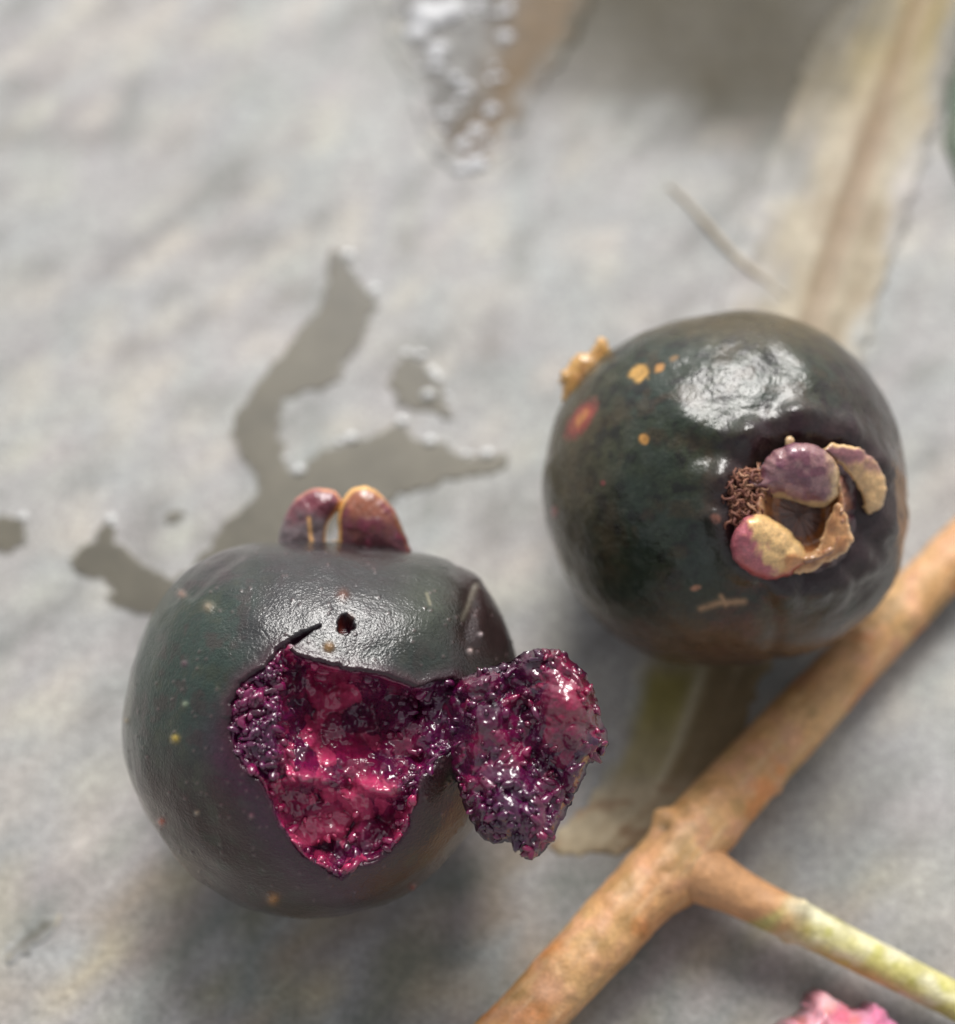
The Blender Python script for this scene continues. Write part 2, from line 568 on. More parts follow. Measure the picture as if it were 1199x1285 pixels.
    used[np.unique(keep)] = True
    ren = np.cumsum(used) - 1
    faces = [tuple(ren[list(f)]) for f in faces]
    base = fr.c.copy(); base[2] = 0
    root = thing('berry', base, 'dark bitten berry with open side showing wet magenta pulp and a torn flap', 'berry', 'dark berries on the concrete')
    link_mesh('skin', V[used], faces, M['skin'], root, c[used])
    return root
bitten = build_bitten()

def pulp_blobs(x, y, poly, count, r0, r1, seed, aspect=1.8, dens=None):
    """lumpy granular relief: 0..1 height, and an id value per lump"""
    rg = np.random.default_rng(seed)
    poly = np.asarray(poly)
    a, b = poly.min(0), poly.max(0)
    h = np.zeros(len(x)); idv = np.zeros(len(x))
    bx = rg.uniform(a[0], b[0], count * 2); by = rg.uniform(a[1], b[1], count * 2)
    m = inside(poly, bx, by); bx, by = bx[m][:count], by[m][:count]
    for i in range(len(bx)):
        r = r0 + (r1 - r0) * rg.random() ** 2.2
        asp = 1 + (aspect - 1) * rg.random(); th = rg.random() * math.pi
        lift = rg.uniform(.55, 1.0); k = rg.random()
        mm = (np.abs(x - bx[i]) < r * asp) & (np.abs(y - by[i]) < r * asp)
        dx, dy = x[mm] - bx[i], y[mm] - by[i]
        p = (dx * math.cos(th) + dy * math.sin(th)) / (r * asp); q = (-dx * math.sin(th) + dy * math.cos(th)) / r
        # bend some of them into short worms
        q = q + .5 * (k - .5) * p * p
        z = np.sqrt(np.clip(1 - p * p - q * q, 0, 1)) * r * lift
        hm = h[mm]; im = idv[mm]
        up = z > hm
        hm[up] = z[up]; im[up] = k
        h[mm] = hm; idv[mm] = im
    return h, idv

def granules(fr, x, y, w, c, prob, count, seed, parent):
    """the little wet beads of pulp, half sunk in the flesh"""
    rg = np.random.default_rng(seed)
    pick = rg.choice(len(x), count, replace=False, p=prob / prob.sum())
    nr, ns = 5, 8
    V = []; Fc = []; C = []
    for i in pick:
        r = 2.2 + 4.2 * rg.random() ** 1.8; ax = np.array([1, 1, 1.0]) * r
        ax[rg.integers(3)] *= rg.uniform(1.0, 2.6)
        ax[rg.integers(3)] *= rg.uniform(.55, 1.0)
        q = rg.normal(size=(3, 3)); q, _ = np.linalg.qr(q)
        pts = [(0, 0, 1)]
        for a in range(1, nr):
            th = math.pi * a / nr
            for b in range(ns):
                ph = 2 * math.pi * (b + .5 * (a % 2)) / ns
                pts.append((math.sin(th) * math.cos(ph), math.sin(th) * math.sin(ph), math.cos(th)))
        pts.append((0, 0, -1))
        pts = np.array(pts) * (1 + rg.uniform(-.07, .07, (len(pts), 1))) * ax @ q.T
        bend = rg.uniform(-.10, .10)
        pts[:, 0] += bend * pts[:, 1] ** 2
        o = len(V)
        ww = w[i] + r * .15
        u0, v0 = fr.uv(x[i], y[i], ww)
        V += [(u0 + p[0], v0 + p[1], ww + p[2]) for p in pts]
        C += [np.clip(c[i] * rg.uniform(.7, 1.6), 0, 1)] * len(pts)
        for b in range(ns):
            Fc.append((o, o + 1 + b, o + 1 + (b + 1) % ns))
            e = o + 1 + (nr - 2) * ns
            Fc.append((o + len(pts) - 1, e + (b + 1) % ns, e + b))
        for a in range(nr - 2):
            for b in range(ns):
                s0 = o + 1 + a * ns; s1 = s0 + ns
                Fc.append((s0 + b, s1 + b, s1 + (b + 1) % ns, s0 + (b + 1) % ns))
    V = np.array(V)
    g = link_mesh('pulp_granule', fr.world(V[:, 0], V[:, 1], V[:, 2]), Fc, M['pulp'], parent, np.array(C))
    g['kind'] = 'stuff'

def build_pulp():
    fr = B1.fr
    poly = densify(HOLE, 5, smooth=1)
    cen = poly.mean(0)
    # a little wider than the tear so it runs under the skin
    out = []
    n = len(poly)
    for i in range(n):
        t = poly[(i + 1) % n] - poly[i - 1]
        nn = np.array((t[1], -t[0])); nn /= np.linalg.norm(nn) + 1e-9
        q = poly[i] + nn * 7
        if inside(poly, np.array([q[0]]), np.array([q[1]]))[0]: q = poly[i] - nn * 7
        out.append(q)
    out = densify(out, 5, smooth=1)
    x, y, tri, rim = fill(out, 1.9)
    u, v, w = B1.surf(x, y)
    hd, _, _ = near(poly, x, y)
    hd = np.where(inside(poly, x, y), hd, 0)
    P = xyz0(x / 30, y / 30)
    wob = fbm(P, 3, 61)
    wall = sstep(0, 26, hd)
    pocket = np.exp(-((x - 440) / 82) ** 2 - ((y - 895) / 68) ** 2)
    lower = np.exp(-((x - 425) / 70) ** 2 - ((y - 1035) / 55) ** 2)
    shelf = 1.15 * np.exp(-((x - 478) / 34) ** 4 - ((y - 992) / 16) ** 2) + .8 * np.exp(-((x - 375) / 36) ** 4 - ((y - 975) / 15) ** 2)
    left = sstep(372, 345, x) * sstep(985, 955, y)
    depth = 7 + wall * (30 + 72 * pocket + 40 * lower - 32 * shelf + 16 * wob)
    depth = depth * (1 - left) + left * (9 + 14 * wall + 6 * wob)
    depth += 14 * sstep(838, 850, y) * sstep(872, 850, y) * sstep(380, 400, x) * wall
    depth = np.maximum(depth, 7)
    h1, k1 = pulp_blobs(x, y, out, 300, 4.5, 12, 71, 2.6)
    h2, k2 = pulp_blobs(x, y, out, 95, 11, 27, 72, 2.4)
    smoothpart = pocket * .55
    h = np.maximum(h1 * (1 - smoothpart) * 1.3, h2 * 1.25 * sstep(8, 24, hd))
    kk = np.where(h1 * 1.3 > h2 * 1.25, k1, k2)
    fine = fbm(xyz0(x / 4, y / 4), 2, 66)
    w2 = w - depth + np.minimum(h, depth - 3) * 1.0 + fine * (1.7 - .9 * lower)
    w2 = w2 + 2.2 * np.abs(fbm(xyz0(x / 7, y / 7), 2, 67)) * sstep(6, 16, hd)
    # keep the border tucked under the skin
    w2 = np.where(hd < 3, np.minimum(w2, w - 6), w2)
    uu, vv = fr.uv(x, y, w2)
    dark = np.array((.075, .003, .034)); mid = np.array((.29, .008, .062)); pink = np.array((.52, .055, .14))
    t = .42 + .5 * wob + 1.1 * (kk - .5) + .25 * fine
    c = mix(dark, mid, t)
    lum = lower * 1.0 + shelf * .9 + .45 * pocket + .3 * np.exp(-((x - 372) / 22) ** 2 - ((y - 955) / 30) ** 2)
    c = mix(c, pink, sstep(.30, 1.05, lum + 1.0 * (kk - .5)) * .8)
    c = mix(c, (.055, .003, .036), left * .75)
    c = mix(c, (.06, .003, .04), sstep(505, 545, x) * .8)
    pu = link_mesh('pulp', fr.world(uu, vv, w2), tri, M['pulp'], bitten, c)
    prob = np.where(hd > 5, .04 + 1.0 * left + .5 * sstep(26, 12, hd) + .6 * sstep(14, 7, hd) * sstep(1030, 1060, y) + .3 * sstep(480, 510, x) + .10 * lower, 0)
    granules(fr, x, y, w2, c, prob, 330, 301, pu)
build_pulp()

FLAP = [(532, 880), (545, 866), (572, 852), (610, 838), (645, 827), (665, 815), (690, 812), (715, 822), (735, 845), (750, 875), (757, 905), (766, 932),
        (755, 948), (738, 962), (728, 985), (716, 1010), (702, 1035), (694, 1058), (682, 1070), (664, 1080), (650, 1068), (640, 1056), (615, 1060), (598, 1045), (584, 1020),
        (578, 985), (562, 975), (552, 955), (540, 935), (530, 910)]
def build_flap():
    fr = B1.fr
    poly = densify(FLAP, 2.6, jitter=3.5, smooth=1)
    x, y, tri, rim = fill(poly, 1.9)
    hd, _, _ = near(poly, x, y)
    P = xyz0(x / 34, y / 34)
    wob = fbm(P, 3, 81)
    s = (x - 540) / 225.0
    base = 178 + 40 * np.sin(np.clip(s, 0, 1) * math.pi * .55) - 75 * np.clip(s - .45, 0, 1) ** 1.5
    base -= 48 * sstep(605, 535, x)
    base += .10 * (960 - y) * -1 * sstep(600, 660, x) * .8              # top of the flap leans back
    lobe = np.exp(-((x - 712) / 36) ** 2 - ((y - 885) / 52) ** 2)
    tongue = np.exp(-((x - 640) / 55) ** 2 - ((y - 1010) / 42) ** 2)
    crease = streak(x, y, [(640, 845), (650, 880), (658, 930), (690, 985), (705, 1010)], 20)
    base += 24 * lobe + 16 * tongue - 22 * crease + 8 * wob
    edge = sstep(0, 12, hd)
    rimup = np.exp(-((hd - 7) / 8) ** 2) * sstep(640, 700, x) * sstep(960, 900, y) * 5
    h1, k1 = pulp_blobs(x, y, poly, 420, 3.5, 10, 91, 2.8)
    h2, k2 = pulp_blobs(x, y, poly, 75, 9, 22, 92, 2.6)
    h = np.maximum(h1 * 1.15, h2 * .85 * sstep(6, 18, hd))
    kk = np.where(h1 * 1.15 > h2 * .85, k1, k2)
    fine = fbm(xyz0(x / 4, y / 4), 2, 86)
    wf = base + rimup + h * edge + fine * 1.4 - 12 * (1 - edge)
    wb = base - 15 - 13 * edge
    u1, v1 = fr.uv(x, y, wf)
    dark = np.array((.034, .002, .024)); mid = np.array((.125, .003, .038)); pink = np.array((.25, .012, .048))
    c = mix(dark, mid, .5 + .6 * wob + .9 * (kk - .5))
    c = mix(c, pink, lobe * .8 + .5 * (kk - .5))
    c = mix(c, (.050, .003, .040), tongue * .75)
    c = mix(c, (.022, .003, .012), np.exp(-(hd / 4) ** 2) * .9)
    fl = link_mesh('torn_flap', fr.world(u1, v1, wf), tri, M['pulp'], bitten, c)
    granules(fr, x, y, wf, c, np.where(hd > 4, .12 + .6 * sstep(25, 8, hd) + .5 * tongue - .1 * lobe, 0), 210, 302, fl)
    fl['label'] = 'torn flap of dark skin and glossy purple pulp'
    # dark skin on the back, its cut edge reaching round to the front
    u2, v2 = fr.uv(x, y, wb)
    n = len(x)
    ux = np.concatenate([u2, u1]); vx = np.concatenate([v2, v1]); wx = np.concatenate([wb, wf])
    faces = [t[::-1] for t in tri] + [(b, a, a + n, b + n) for a, b in rim]
    used = np.zeros(2 * n, bool); used[:n] = True
    for a, b in rim: used[a + n] = used[b + n] = True
    ren = np.cumsum(used) - 1
    faces = [tuple(ren[list(f)]) for f in faces]
    cc = np.tile((.030, .016, .022), (2 * n, 1))
    link_mesh('flap_skin', fr.world(ux, vx, wx)[used], faces, M['skin'], fl, cc[used])
build_flap()

# ---- sepals: cupped, thick scales
def sepal(name, fr, outline, w0, bulge, thick, root, body, rimc, tilt=(0, 0), rim_w=6, seed=1, step=2.2, second=None, label=None, mat=None, rough=1.0, width=None):
    poly = densify(outline, step * 1.1, jitter=rough, smooth=2)
    x, y, tri, rim = fill(poly, step)
    hd, _, _ = near(poly, x, y)
    mx = width or hd.max()
    t = np.clip(hd / mx, 0, 1)
    cx, cy = poly.mean(0)
    P = xyz0(x / 14, y / 14)
    nz = fbm(P, 3, seed) + .35 * fbm(xyz0(x / 6, y / 10), 2, seed + 4)
    wf = w0 + bulge * np.sqrt(1 - (1 - t) ** 2) + tilt[0] * (x - cx) + tilt[1] * (cy - y) + nz * 2.0
    wb = w0 - thick + bulge * .55 * np.sqrt(1 - (1 - t) ** 2) + tilt[0] * (x - cx) + tilt[1] * (cy - y) + nz * 2.0
    n = len(x)
    wa = np.concatenate([wf, wb])
    u, v = fr.uv(np.tile(x, 2), np.tile(y, 2), wa)
    body = np.array(body)
    c = mix(body, second if second is not None else body * .6, sstep(-.2, .4, fbm(P * 1.3, 3, seed + 9)))
    if callable(rimc): c = rimc(c, x, y, hd, nz)
    else: c = mix(c, rimc, sstep(rim_w * 1.5, rim_w * .5, hd + nz * 2))
    faces = list(tri) + [(b + n if False else t_[2] + n, t_[1] + n, t_[0] + n) for t_ in tri for b in (0,)] + [(b, a, a + n, b + n) for a, b in rim]
    o = link_mesh(name, fr.world(u, v, wa), faces, mat or M['sepal'], root, np.concatenate([c, c]))
    if label: o['label'] = label
    return o

plum = (.17, .045, .075); ochre = (.78, .44, .14); beige = (.58, .36, .19)
f1 = B1.fr
def sep_a(c, x, y, hd, nz):
    c = mix((.13, .095, .10), (.16, .035, .05), sstep(665, 630, y + nz * 14))
    c = mix(c, (.70, .38, .13), np.maximum(sstep(5, 2, hd + nz) * sstep(396, 410, x), streak(x, y, [(388, 650), (390, 672), (394, 692)], 2.0)))
    return mix(c, (.50, .20, .14), sstep(5, 2, hd) * sstep(635, 622, y) * .8)
def sep_b(c, x, y, hd, nz):
    c = mix((.060, .010, .016), (.26, .085, .045), sstep(680, 618, y + nz * 18))
    c = mix(c, (.16, .020, .045), sstep(.0, .4, nz) * .6)
    c = mix(c, (.62, .40, .34), sstep(.2, .6, fbm(xyz0(x / 5, y / 5), 2, 77)) * sstep(660, 625, y) * .5)
    return mix(c, (.78, .44, .14), sstep(6, 2, hd + nz) * sstep(500, 470, x + (y - 640) * -.4))
sepal('sepal', f1, [(352, 690), (352, 668), (360, 648), (368, 640), (374, 655), (372, 690)], -50, 5, 6, bitten, (.45, .20, .06), (.5, .26, .07), seed=3)
sepal('sepal', f1, [(347, 697), (349, 672), (357, 648), (370, 626), (386, 614), (406, 612), (424, 616), (430, 630), (424, 644), (414, 654), (409, 668), (411, 697)], -30, 20, 6, bitten, plum, sep_a,
      rim_w=3.5, seed=4, second=(.20, .13, .14), label='plum sepal with an ochre curled edge')
sepal('sepal', f1, [(425, 702), (424, 668), (424, 640), (433, 620), (448, 609), (468, 611), (485, 625), (499, 645), (510, 672), (522, 706)], -24, 24, 6, bitten, (.22, .045, .05), sep_b,
      rim_w=4.5, seed=5, second=(.30, .13, .08), label='reddish brown sepal with a broad orange edge')
sepal('sepal', f1, [(398, 694), (412, 678), (440, 676), (470, 682), (508, 700), (480, 706), (420, 704)], -42, 4, 5, bitten, (.55, .36, .18), (.6, .4, .2), seed=6)

# ---- the whole berry with its calyx towards the viewer
OUT2 = [(683, 610), (687, 560), (699, 515), (724, 474), (768, 438), (828, 411), (880, 397), (935, 391), (990, 402), (1042, 428), (1084, 466), (1109, 515), (1124, 570), (1132, 625), (1129, 682), (1114, 732),
        (1086, 771), (1040, 802), (980, 823), (910, 835), (850, 835), (793, 816), (746, 776), (712, 726), (691, 670)]
B2 = Berry(OUT2, 907, 614, 107.0, 220, 4.5, 43)
seat(B2)
def build_whole():
    fr = B2.fr
    d, F = cube_sphere(200)
    u, v, w = B2.shape(d)
    X, Y = fr.pix(u, v, w)
    front = (d[:, 2] > -.1).astype(float)
    n = d
    P = d * 4
    g = fbm(P, 3, 151); g2 = fbm(P * 3.5, 3, 152); g3 = fbm(P * 9, 3, 153)
    e = np.zeros(len(d))
    q = np.hypot((X - 1008) / 98, (Y - 632) / 100)
    e += front * (-20 * (1 - sstep(.55, .98, q)) + 7 * np.exp(-((q - 1.12) / .16) ** 2))
    # puckers running out from the crater
    ang = np.arctan2(Y - 632, X - 1008)
    e += front * 3.0 * np.sin(ang * 11 + 3 * g) * np.exp(-((q - 1.1) / .28) ** 2)
    # broad facets in the upper skin, a ridge across the highlight
    e += front * (4.5 * streak(X, Y, [(858, 520), (900, 545), (950, 548)], 18) - 5 * streak(X, Y, [(880, 570), (930, 575), (955, 560)], 20))
    e += front * 3.0 * streak(X, Y, [(980, 420), (1010, 455), (1030, 500)], 14)
    e -= front * 4.0 * streak(X, Y, [(960, 740), (975, 790), (970, 825)], 12)
    e += g3 * .45
    u2, v2, w2 = u + n[:, 0] * e, v + n[:, 1] * e, w + n[:, 2] * e
    c = mix((.020, .036, .028), (.034, .040, .020), .5 + .9 * g)
    c = mix(c, (.012, .010, .010), sstep(.0, .4, g2) * .75)
    c = mix(c, (.050, .062, .050), sstep(.05, .45, -g2) * .5)
    c = mix(c, (.055, .038, .020), sstep(.1, .5, fbm(P * 2.1 + 5, 3, 158)) * .6)
    # warmer olive skin down the far left and lower side
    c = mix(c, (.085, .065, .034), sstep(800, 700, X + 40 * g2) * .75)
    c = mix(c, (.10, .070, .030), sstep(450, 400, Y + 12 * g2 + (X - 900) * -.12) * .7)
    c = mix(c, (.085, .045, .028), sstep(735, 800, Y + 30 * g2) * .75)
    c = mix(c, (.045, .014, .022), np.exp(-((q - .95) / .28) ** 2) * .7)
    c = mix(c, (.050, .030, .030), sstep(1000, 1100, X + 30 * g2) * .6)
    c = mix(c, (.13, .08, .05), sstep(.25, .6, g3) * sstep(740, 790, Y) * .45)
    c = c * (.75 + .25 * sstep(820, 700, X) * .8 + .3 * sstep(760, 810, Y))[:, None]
    marks = [(803, 468, 11, 9, .5, (.46, .26, .07)), (828, 461, 6, 4, .6, (.38, .19, .06)), (846, 450, 5, 3, .6, (.20, .12, .05)), (808, 551, 5, 6, 0, (.36, .18, .05)),
             (757, 606, 3, 3, 0, (.20, .05, .05)), (696, 642, 4, 7, 0, (.25, .08, .07)), (872, 738, 6, 3, .2, (.36, .17, .10)), (898, 650, 5, 5, 0, (.16, .07, .05))]
    for mx, my, a, b, th, cc in marks:
        p = ((X - mx) * math.cos(th) - (Y - my) * math.sin(th)) / a; r = ((X - mx) * math.sin(th) + (Y - my) * math.cos(th)) / b
        c = mix(c, cc, sstep(1.5, .7, np.hypot(p, r) + .5 * g3) * front)
    th = .95
    p = ((X - 729) * math.cos(th) - (Y - 526) * math.sin(th)); r = ((X - 729) * math.sin(th) + (Y - 526) * math.cos(th))
    qq = np.hypot(p / 31, r / 13) + .25 * g3
    c = mix(c, (.24, .050, .042), sstep(1.2, .5, qq) * front)
    c = mix(c, (.40, .16, .055), sstep(.65, .2, qq) * front)
    sl = np.maximum(streak(X, Y, [(880, 764), (900, 757), (934, 755)], 4), streak(X, Y, [(905, 748), (912, 760)], 3))
    c = mix(c, (.32, .19, .10), sl * front * (g3 > -.35))
    base = fr.c.copy(); base[2] = 0
    root = thing('berry', base, 'whole dark green berry with an open crown of sepals, touching the long stem', 'berry', 'dark berries on the concrete')
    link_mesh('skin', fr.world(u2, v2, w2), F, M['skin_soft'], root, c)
    return root
whole = build_whole()
f2 = B2.fr
W2 = 196.0
def wsurf2(px, py, lift):
    u, v, w = B2.surf(np.array([px]), np.array([py]))
    return float(w[0]) + lift
def two(ca, cb, x0, x1, axis=0, rimcol=None, rw=4):
    def fn(c, x, y, hd, nz):
        k = sstep(x0, x1, (x if axis == 0 else y) + nz * 10)
        c = mix(mix(c, ca, 1 - k), cb, k)
        if rimcol is not None: c = mix(c, rimcol, sstep(rw * 1.5, rw * .5, hd + nz * 2))
        return c
    return fn
def fold_a(c, x, y, hd, nz):
    k = np.maximum(sstep(1028, 1052, x + nz * 12), sstep(9, 3, hd + nz * 4) * sstep(600, 622, y + (x - 980) * .1))
    c = mix(c, (.56, .38, .20), k)
    return mix(c, (.16, .05, .09), sstep(612, 600, y) * sstep(.1, .5, nz) * .5)
def fold_c(c, x, y, hd, nz):
    k = sstep(950, 966, x + nz * 16 - (y - 690) * .35)
    c = mix(mix(c, (.44, .12, .15), .6), (.72, .46, .20), k)
    c = mix(c, (.48, .17, .05), sstep(972, 986, x + nz * 10) * sstep(690, 704, y + nz * 8) * .8)
    return mix(c, (.40, .05, .06), sstep(8, 2, hd) * sstep(700, 712, y) * .8)
# bowl of the crown: brown papery floor and wall
def build_cup():
    na, nr_ = 150, 22
    th = np.linspace(0, 2 * math.pi, na, endpoint=False)
    cx_, cy_ = 1003, 645
    base = wsurf2(1003, 645, 0)
    lipr = np.interp(th, np.radians([0, 45, 90, 135, 180, 225, 270, 315, 360]), [54, 66, 74, 58, 50, 50, 58, 62, 54])
    rag = fbm(np.stack([np.cos(th) * 5, np.sin(th) * 5, th * 0], 1), 3, 71)
    liph = 9 + 7 * rag + 4 * np.interp(th, np.radians([0, 60, 120, 240, 360]), [1.2, .6, -.5, -.6, 1.2])
    V = []; C = []
    prof = np.linspace(0, 1, nr_)
    for j, t in enumerate(prof):
        if t < .3:                                   # outer flank rising to the lip
            k = t / .3; rr = lipr * (1.28 - .28 * k); hh = -14 + (liph + 14) * k ** 1.5
        elif t < .4:
            k = (t - .3) / .1; rr = lipr * (1 - .06 * k); hh = liph - 1.5 * k
        else:
            k = (t - .4) / .6; rr = lipr * (.94 - .93 * k ** 1.3); hh = liph - 1.5 - (liph + 13) * sstep(0, .45, k)
        wr = fbm(np.stack([np.cos(th) * 9, np.sin(th) * 9, th * 0 + t * 5], 1), 3, 72) * (3.5 if t < .6 else 2)
        x = cx_ + np.cos(th) * (rr + wr * .6); y = cy_ - np.sin(th) * (rr + wr * .6)
        u, v, w = B2.surf(x, y)
        w = .35 * w + .65 * (base - .25 * (x - cx_)) + hh + wr
        V.append(f2.pw(x, y, w))
        g = fbm(np.stack([np.cos(th) * 6, np.sin(th) * 6, th * 0 + t * 7], 1), 3, 73)
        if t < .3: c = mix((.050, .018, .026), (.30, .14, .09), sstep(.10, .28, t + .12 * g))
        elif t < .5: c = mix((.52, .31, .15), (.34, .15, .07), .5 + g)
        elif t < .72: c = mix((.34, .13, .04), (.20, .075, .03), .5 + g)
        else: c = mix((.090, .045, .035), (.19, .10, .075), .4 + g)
        C.append(c)
    F = []
    for j in range(nr_ - 1):
        for i in range(na):
            a0, a1 = j * na + i, j * na + (i + 1) % na
            F.append((a0, a1, a1 + na, a0 + na))
    F.append(tuple((nr_ - 1) * na + i for i in range(na)))
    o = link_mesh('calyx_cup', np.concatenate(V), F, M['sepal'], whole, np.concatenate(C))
    o['label'] = 'ragged brown papery cup of the crown with a hollow centre'
build_cup()
def fold_b(c, x, y, hd, nz):
    c = mix((.26, .11, .12), (.60, .38, .18), sstep(572, 594, y + nz * 14))
    return mix(c, (.70, .46, .22), sstep(5, 1, hd + nz * 3) * sstep(1090, 1075, x))
sepal('sepal', f2, [(1030, 562), (1046, 554), (1066, 560), (1088, 568), (1106, 588), (1114, 612), (1106, 636), (1094, 648), (1084, 640), (1082, 618), (1070, 600), (1054, 586), (1040, 576)], wsurf2(1078, 598, 12), 8, 5, whole, beige,
      fold_b, tilt=(-.30, .25), seed=22, rough=4, label='beige sepal bent outward with a plum back')
sepal('sepal', f2, [(1046, 628), (1058, 634), (1066, 652), (1072, 676), (1068, 690), (1048, 700), (1026, 712), (1002, 724), (990, 720), (1004, 706), (1024, 690), (1036, 664)], wsurf2(1040, 675, 10), 6, 5, whole, (.48, .24, .10),
      (.60, .36, .18), rim_w=3, tilt=(-.10, .1), seed=23, second=(.34, .15, .06), rough=4, label='tan triangular sepal')
sepal('sepal', f2, [(950, 606), (955, 586), (968, 568), (989, 557), (1012, 555), (1034, 563), (1050, 581), (1056, 606), (1047, 631), (1026, 640), (1002, 631), (980, 626), (962, 624), (946, 612), (934, 606), (940, 600)], wsurf2(1008, 598, 4), 27, 8,
      whole, (.17, .062, .085), fold_a, tilt=(.0, .35), seed=24, second=(.29, .15, .155), width=34, rough=2, label='plump plum coloured sepal folded inward')
sepal('sepal', f2, [(916, 694), (918, 670), (934, 650), (950, 642), (974, 652), (994, 668), (1012, 690), (1018, 708), (1002, 716), (984, 726), (958, 728), (932, 716)], wsurf2(964, 686, 4), 25, 8, whole,
      (.42, .13, .14), fold_c, tilt=(-.2, .3), seed=25, second=(.30, .07, .09), width=27, rough=2, label='sepal half pink and half straw yellow, folded inward')
sepal('sepal', f2, [(984, 551), (992, 546), (999, 553), (996, 562), (987, 563)], wsurf2(990, 556, 2), 6, 4, whole, (.60, .40, .22), (.60, .40, .22), seed=26, step=1.6, label='tiny straw coloured bud scale')

def tubes(paths, radii, sides=5):
    V = []; Fc = []
    for pts, rr in zip(paths, radii):
        pts = np.asarray(pts, float)
        o = len(V)
        for i, p in enumerate(pts):
            t = pts[min(i + 1, len(pts) - 1)] - pts[max(i - 1, 0)]
            t /= np.linalg.norm(t) + 1e-9
            a = np.cross(t, (0.3, .2, 1.0)); a /= np.linalg.norm(a) + 1e-9
            b = np.cross(t, a)
            r = rr * (1 - .6 * i / len(pts))
            for k in range(sides):
                th = 2 * math.pi * k / sides
                V.append(p + r * (a * math.cos(th) + b * math.sin(th)))
        for i in range(len(pts) - 1):
            for k in range(sides):
                Fc.append((o + i * sides + k, o + i * sides + (k + 1) % sides, o + (i + 1) * sides + (k + 1) % sides, o + (i + 1) * sides + k))
        Fc.append(tuple(o + k for k in range(sides))[::-1])
        Fc.append(tuple(o + (len(pts) - 1) * sides + k for k in range(sides)))
    return np.array(V), Fc

def build_tuft():
    rg = np.random.default_rng(5)
    paths = []; rad = []; cols = []
    cols_ = [(.30, .13, .08), (.20, .08, .05), (.38, .20, .12), (.14, .05, .035)]
    for i in range(420):
        x = rg.uniform(916, 962); y = rg.uniform(592, 672)
        if (x - 938) ** 2 / 24 ** 2 + (y - 632) ** 2 / 44 ** 2 > 1: continue
        w = wsurf2(x, y, rg.uniform(-8, 6))
        a = rg.uniform(0, 6.28); up = rg.uniform(-1.5, 3)
        p = []
        for s in range(9):
            p.append(f2.pw(np.array([x]), np.array([y]), np.array([w]))[0])
            x += 2.7 * math.cos(a); y += 2.7 * math.sin(a); w += up; a += rg.normal(0, .75); up -= .7
        paths.append(p); rad.append(rg.uniform(.05, .13)); cols.append(cols_[rg.integers(4)])
    V, Fc = tubes(paths, rad)
    c = np.repeat(np.array(cols), 9 * 5, axis=0)
    o = link_mesh('dried_stamen', V, Fc, M['fibre'], whole, c)
    o['kind'] = 'stuff'
    o['label'] = 'tangled tuft of shrivelled brown stamens'
build_tuft()

# dried stalk end peeping out behind the upper left
def build_stub():
    root = whole
    sepal('stalk_stub', f2, [(704, 508), (702, 478), (709, 456), (724, 446), (740, 442), (750, 424), (762, 424), (765, 442), (772, 456), (768, 480), (745, 500), (725, 510)], 20, 14, 14, root,
          (.46, .24, .06), (.52, .30, .10), seed=33, second=(.30, .14, .04), rough=5, step=2.4, label='ragged orange brown stalk end')
build_stub()

# ------------------------------------------------------------------ the stem and its side twig
def sweep(path, rads, sides, seed, rough, bumps=()):
    path = np.asarray(path, float); rads = np.asarray(rads, float)
    # smooth resample
    L = np.concatenate([[0], np.cumsum(np.linalg.norm(np.diff(path, axis=0), axis=1))])
    n = int(L[-1] / .22)
    s = np.linspace(0, L[-1], n)
    P = np.stack([np.interp(s, L, path[:, i]) for i in range(3)], 1); R = np.interp(s, L, rads)
    ker = np.hanning(25); ker /= ker.sum()
    def sm(a):
        b = np.concatenate([np.full(12, a[0]) + (a[0] - a[1]) * np.arange(12, 0, -1), a, np.full(12, a[-1]) + (a[-1] - a[-2]) * np.arange(1, 13)])
        return np.convolve(b, ker, 'valid')
    P = np.stack([sm(P[:, i]) for i in range(3)], 1); R = sm(R)
    T = np.gradient(P, axis=0); T /= np.linalg.norm(T, axis=1)[:, None]
    A = np.cross(T, (0, 0, 1.0)); A /= np.linalg.norm(A, axis=1)[:, None]
    B = np.cross(A, T)
    th = np.linspace(0, 2 * math.pi, sides, endpoint=False)
    V = P[:, None, :] + R[:, None, None] * (A[:, None, :] * np.cos(th)[None, :, None] + B[:, None, :] * np.sin(th)[None, :, None])
    Nn = (V - P[:, None, :]); Nn /= np.linalg.norm(Nn, axis=2)[..., None]
    V = V.reshape(-1, 3); Nn = Nn.reshape(-1, 3)
    e = fbm(V / 2.2, 3, seed) * rough + fbm(V / .7, 2, seed + 3) * rough * .35
    for c, r, h in bumps:
        e += h * np.exp(-(np.linalg.norm(V - np.asarray(c)[None], axis=1) / r) ** 2)
    V2 = V + Nn * e[:, None]
    F = []
    for i in range(n - 1):
        for k in range(sides):
            a = i * sides + k; b = i * sides + (k + 1) % sides
            F.append((a, b, b + sides, a + sides))
    F.append(tuple(range(sides))[::-1]); F.append(tuple((n - 1) * sides + k for k in range(sides)))
    return V2, F, np.repeat(s / L[-1], sides)

def path_px(pts):
    return [at(x, y, z) for x, y, z, r in pts], [r * np.linalg.norm(at(x, y, z) - CAM) / FPX for x, y, z, r in pts]

